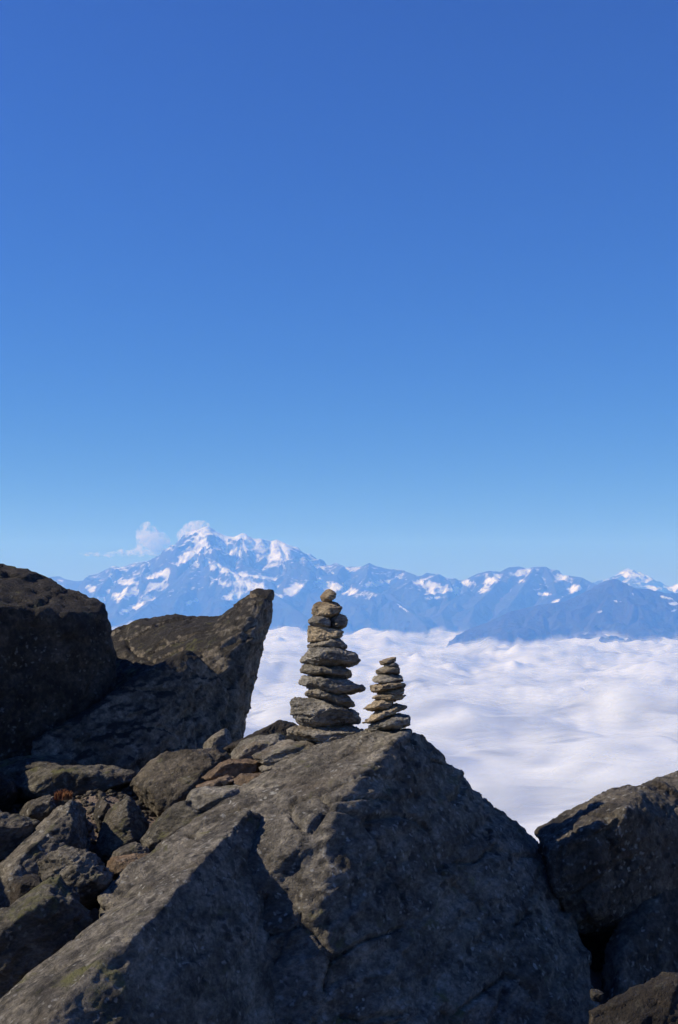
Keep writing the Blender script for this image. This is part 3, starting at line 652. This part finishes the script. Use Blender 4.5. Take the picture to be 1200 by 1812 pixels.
# --- the cairns: every stone a part of its own
def Z(pts): return [(480 + a / 4.0, 1020 + b / 4.0) for a, b in pts]
def cairn(name, label, stones, Y, base_px):
    bx, by, bz = P(base_px[0], base_px[1], Y)
    root = bpy.data.objects.new(name, None); root.location = (bx, by, bz); COL.objects.link(root)
    root.empty_display_size = 0.1
    bpy.context.view_layer.update()
    tag(root, label, 'cairn')
    for k, (pts, mat, dY, df, db, off) in enumerate(stones):
        part = 'base_stone' if k == 0 else 'cap_stone' if k == len(stones) - 1 else 'stone'
        _seed[0] += 1
        h = pebble_hull(Z(pts), Y + dY, df * 1.15, db, 0.56, (off[0] * 4.0, off[1]), 0.66)
        e = np.array(h); w = (e.max(0) - e.min(0))
        size = float(np.clip(w[0] * 0.62, 0.07, 0.24))
        me, co = rock_mesh('stone', [h], 0.004, size, 1.2, _seed[0], 0.05, 0.3 * _seed[0], 0.8, 1.2, 0.0, 10, 0.3)
        finish_rock(part, me, co, mat, root)
    return root
g, w_, c_ = CAIRN_GREY, CAIRN_WARM, CAIRN
YC = 6.52
cairn('stone_cairn', 'taller cairn of stacked flat stones with a round stone on top', [
    ([(95, 1090), (130, 1065), (200, 1060), (300, 1068), (420, 1062), (630, 1045), (680, 1050), (690, 1085), (560, 1160), (350, 1240), (230, 1190), (150, 1150), (105, 1120)], c_, 0.0, .13, .12, (4, 2)),
    ([(133, 860), (150, 830), (230, 828), (320, 858), (420, 903), (540, 940), (620, 965), (637, 995), (625, 1040), (500, 1050), (400, 1068), (250, 1073), (200, 1050), (165, 1000), (140, 970)], g, 0, .11, .12, (4, 1)),
    ([(222, 810), (250, 775), (340, 820), (430, 832), (580, 833), (610, 880), (590, 935), (560, 945), (480, 928), (380, 885), (290, 853), (235, 830)], c_, 0, .09, .10, (3, 0)),
    ([(200, 745), (215, 715), (260, 693), (400, 698), (520, 725), (600, 760), (668, 780), (672, 805), (640, 828), (580, 832), (430, 838), (340, 832), (240, 772), (205, 762)], g, .01, .11, .10, (3, 0)),
    ([(185, 655), (215, 622), (250, 622), (330, 630), (500, 643), (600, 665), (622, 690), (590, 712), (540, 720), (400, 707), (280, 694), (215, 680)], c_, 0, .10, .10, (3, 0)),
    ([(178, 560), (210, 520), (260, 502), (390, 488), (480, 508), (560, 530), (610, 540), (637, 590), (600, 620), (550, 650), (480, 640), (280, 638), (230, 612), (190, 585)], g, 0, .12, .11, (4, 0)),
    ([(250, 490), (280, 466), (390, 428), (440, 412), (480, 435), (545, 500), (530, 517), (430, 503), (330, 500), (255, 505)], c_, .01, .08, .08, (3, 0)),
    ([(252, 342), (300, 343), (400, 362), (520, 400), (518, 430), (490, 440), (420, 428), (330, 457), (252, 470)], w_, 0, .075, .08, (5, 0)),
    ([(243, 310), (265, 278), (335, 272), (400, 296), (430, 340), (420, 370), (330, 362), (280, 348), (250, 328)], g, -.01, .06, .08, (3, 0)),
    ([(395, 300), (440, 240), (465, 240), (520, 272), (543, 310), (535, 355), (490, 377), (400, 372)], c_, .02, .07, .08, (2, 0)),
    ([(278, 240), (290, 205), (325, 183), (430, 176), (470, 190), (468, 225), (455, 262), (400, 305), (330, 296), (285, 282)], w_, 0, .065, .07, (6, 0)),
    ([(338, 150), (365, 115), (400, 92), (440, 92), (470, 118), (455, 145), (420, 177), (380, 184), (340, 168)], w_, 0, .05, .05, (2, 0)),
], YC, (580, 1300))
cairn('stone_cairn', 'shorter cairn of thin stacked slabs, right of the taller one', [
    ([(668, 1060), (700, 1045), (790, 1018), (860, 960), (920, 953), (975, 975), (985, 1010), (980, 1052), (900, 1085), (780, 1100), (680, 1095)], g, 0, .10, .10, (3, 0)),
    ([(628, 1046), (680, 990), (720, 955), (870, 903), (960, 885), (993, 895), (980, 910), (900, 948), (830, 984), (740, 1022), (650, 1052)], w_, 0, .07, .07, (2, 0)),
    ([(650, 938), (690, 900), (790, 852), (860, 860), (880, 880), (850, 908), (770, 948), (690, 947)], w_, 0, .07, .07, (3, 0)),
    ([(697, 850), (740, 828), (850, 836), (960, 840), (930, 870), (820, 884), (710, 860)], w_, 0, .06, .07, (2, 0)),
    ([(740, 832), (800, 785), (950, 773), (952, 825), (900, 842), (780, 852)], w_, .01, .06, .06, (3, 0)),
    ([(688, 800), (700, 770), (780, 763), (830, 743), (950, 746), (955, 772), (830, 784), (760, 818), (700, 820)], w_, 0, .06, .06, (3, 0)),
    ([(703, 740), (725, 705), (780, 690), (940, 698), (938, 742), (860, 748), (760, 760), (708, 752)], c_, 0, .055, .06, (3, 0)),
    ([(730, 670), (770, 640), (850, 630), (905, 638), (905, 692), (840, 696), (735, 690)], c_, 0, .05, .05, (3, 0)),
    ([(785, 632), (830, 606), (880, 608), (900, 628), (895, 644), (790, 646)], g, 0, .04, .04, (2, 0)),
    ([(758, 600), (800, 588), (880, 563), (905, 568), (895, 585), (830, 608), (800, 627), (775, 627)], w_, 0, .035, .04, (1, 0)),
], YC - 0.26, (686, 1290))

# ------------------------------------------------------------------ gravel on the soil
def gravel():
    rnd = np.random.RandomState(3)
    bm = bmesh.new(); bmesh.ops.create_icosphere(bm, subdivisions=1, radius=1.0)
    b1 = np.array([v.co[:] for v in bm.verts]); f1 = np.array([[v.index for v in f.verts] for f in bm.faces]); bm.free()
    bm = bmesh.new(); bmesh.ops.create_icosphere(bm, subdivisions=2, radius=1.0)
    b2 = np.array([v.co[:] for v in bm.verts]); f2 = np.array([[v.index for v in f.verts] for f in bm.faces]); bm.free()
    n = 3200
    x = rnd.uniform(-2.4, 0.2, n); y = rnd.uniform(4.9, 8.2, n)
    x[1800:] = rnd.normal(-1.25, 0.3, n - 1800); y[1800:] = rnd.normal(6.85, 0.3, n - 1800); z = ground_relief(x, y)
    cos, fcs, tot = [], [], 0
    for i in range(n):
        large = i < 380
        base, fc = (b2, f2) if large else (b1, f1)
        s = 0.022 + 0.05 * rnd.rand() ** 2 if large else 0.006 + 0.022 * rnd.rand() ** 2
        k = rnd.normal(size=(7, 3)); k /= np.linalg.norm(k, axis=1, keepdims=True)
        r = np.min(np.stack([rnd.uniform(0.55, 0.9) / np.maximum(base @ kk, 0.05) for kk in k] + [np.ones(len(base))]), 0)
        v = base * r[:, None] * s * np.array([1, rnd.uniform(.6, 1.1), rnd.uniform(.4, .8)])
        a, t = rnd.uniform(0, 6.28), rnd.uniform(-.5, .5); ca, sa, ct, st = math.cos(a), math.sin(a), math.cos(t), math.sin(t)
        v = np.stack([v[:, 0] * ct + v[:, 2] * st, v[:, 1], -v[:, 0] * st + v[:, 2] * ct], 1)
        v = np.stack([v[:, 0] * ca - v[:, 1] * sa, v[:, 0] * sa + v[:, 1] * ca, v[:, 2]], 1)
        cos.append(v + (x[i], y[i], z[i] + s * 0.15)); fcs.append(fc + tot); tot += len(base)
    me = mesh_from('gravel', np.concatenate(cos), np.concatenate(fcs), False); me.materials.append(BROWN)
    o = bpy.data.objects.new('gravel', me); COL.objects.link(o)
    tag(o, 'loose gravel and rubble scattered over the brown soil between the rocks', kind='stuff')
gravel()

def moss_tuft(label, px, py, Y, r, h, seed):
    rnd = np.random.RandomState(seed); c = np.array(P(px, py, Y)); co, fc = [], []
    for i in range(260):
        a, d = rnd.uniform(0, 6.28), r * math.sqrt(rnd.rand()); b = np.array([math.cos(a) * d, math.sin(a) * d, -0.02])
        hh = h * rnd.uniform(.5, 1) * (1.1 - 0.6 * d / r); t = rnd.normal(size=2) * hh * 0.45; w = rnd.uniform(0, 6.28); e = np.array([math.cos(w), math.sin(w), 0]) * 0.0022
        n = len(co); co += [b - e, b + e, b + np.array([t[0] * .5, t[1] * .5, hh * .6 + .02]) + e * .7, b + np.array([t[0] * .5, t[1] * .5, hh * .6 + .02]) - e * .7, b + np.array([t[0], t[1], hh + .02])]
        fc += [(n, n + 1, n + 2), (n, n + 2, n + 3), (n + 3, n + 2, n + 4)]
    me = mesh_from('moss_tuft', np.array(co), np.array(fc), False)
    m, nt, bsdf, out = new_mat('dry_moss')
    tc = N(nt, 'ShaderNodeTexCoord'); nz = N(nt, 'ShaderNodeTexNoise'); nz.inputs['Scale'].default_value = 60
    nt.links.new(tc.outputs['Object'], nz.inputs['Vector'])
    nt.links.new(mix(nt, ramp(nt, nz.outputs[0], [(0.35, 0), (0.65, 1)]), (0.16, 0.05, 0.018), (0.30, 0.13, 0.045)), bsdf.inputs['Base Color'])
    bsdf.inputs['Roughness'].default_value = 0.9
    me.materials.append(m)
    o = bpy.data.objects.new('moss_tuft', me); o.location = c; COL.objects.link(o)
    tag(o, label, 'moss')
moss_tuft('rust-red dry moss tuft behind the blunt top of the jagged rock', 112, 1407, 6.52, 0.045, 0.035, 1)

# ------------------------------------------------------------------ air
def haze():
    x0, x1, y0, y1, z0, z1 = -37500, 37500, -37500, 37500, CLOUD_Z - 1900, 1500
    m = bpy.data.materials.new('haze_air'); m.use_nodes = True; nt = m.node_tree
    nt.nodes.remove(nt.nodes['Principled BSDF'])
    v = nt.nodes.new('ShaderNodeVolumePrincipled')
    v.inputs['Color'].default_value = (0.14, 0.38, 1.0, 1)
    v.inputs['Absorption Color'].default_value = (1, 1, 1, 1)
    v.inputs['Density'].default_value = 6.0e-5
    v.inputs['Anisotropy'].default_value = 0.0
    nt.links.new(v.outputs[0], nt.nodes['Material Output'].inputs['Volume'])
    co = [(x, y, z) for z in (z0, z1) for y in (y0, y1) for x in (x0, x1)]
    me = mesh_from('haze', co, [(0, 2, 3, 1), (4, 5, 7, 6), (0, 1, 5, 4), (2, 6, 7, 3), (0, 4, 6, 2), (1, 3, 7, 5)], False)
    me.materials.append(m)
    o = bpy.data.objects.new('haze', me); COL.objects.link(o)
    tag(o, 'blue haze of the air between the summit and the far mountains', kind='stuff')
haze()

# ------------------------------------------------------------------ two small clouds beyond the summit, past the haze
def puff(label, blobs, Yk, seed, dens):
    Y = Yk * 1000.0; mp = Y / F
    xs = [b[0] - b[2] for b in blobs] + [b[0] + b[2] for b in blobs]; ys = [b[1] - b[3] for b in blobs] + [b[1] + b[3] for b in blobs]
    c = P((min(xs) + max(xs)) / 2, (min(ys) + max(ys)) / 2, Y)
    bm = bmesh.new()
    for bx, by, rx, ry in blobs:
        p = P(bx, by, Y); g0 = len(bm.verts)
        r = bmesh.ops.create_icosphere(bm, subdivisions=4, radius=1.0)
        for v in r['verts']:
            v.co = Vector((v.co.x * rx * mp + p[0] - c[0], v.co.y * min(rx, ry * 1.6) * mp, v.co.z * ry * mp + p[2] - c[2]))
    size = max(b[3] for b in blobs) * mp
    me, co = remeshed(bm, size / 14.0)
    q = (co / size + seed * 3.3).astype(np.float32)
    co = co + normals(me) * ((0.10 * fbm(q * 1.5, 4, 0.6)) * size)[:, None]
    me.vertices.foreach_set('co', co.astype(np.float32).ravel()); me.update()
    m = bpy.data.materials.new('cloud_vapour'); m.use_nodes = True; nt = m.node_tree
    nt.nodes.remove(nt.nodes['Principled BSDF'])
    v = nt.nodes.new('ShaderNodeVolumePrincipled'); v.inputs['Color'].default_value = (1, 1, 1, 1)
    v.inputs['Anisotropy'].default_value = 0.2
    tc = N(nt, 'ShaderNodeTexCoord'); nz = N(nt, 'ShaderNodeTexNoise')
    nz.inputs['Scale'].default_value = 2.0 / size; nz.inputs['Detail'].default_value = 5; nz.inputs['Roughness'].default_value = 0.6
    nt.links.new(tc.outputs['Object'], nz.inputs['Vector'])
    d = math_(nt, 'MULTIPLY', ramp(nt, nz.outputs[0], [(0.46, 0.0), (0.80, 1.0)]), dens)
    nt.links.new(d, v.inputs['Density'])
    nt.links.new(v.outputs[0], nt.nodes['Material Output'].inputs['Volume'])
    me.name = 'cloud'; me.materials.clear(); me.materials.append(m)
    o = bpy.data.objects.new('cloud', me); o.location = c; COL.objects.link(o)
    return tag(o, label, 'cloud')
puff('small white cloud with a thin wisp trailing left, beside the snowy summit',
     [(260, 948, 20, 24), (276, 960, 26, 20), (268, 972, 34, 12), (236, 979, 52, 6), (186, 981, 48, 4), (306, 974, 28, 11)], 42.0, 1, 0.018)
puff('small white cloud clinging to the snowy summit', [(347, 937, 24, 16), (334, 948, 22, 15), (360, 930, 12, 9)], 42.0, 2, 0.016)
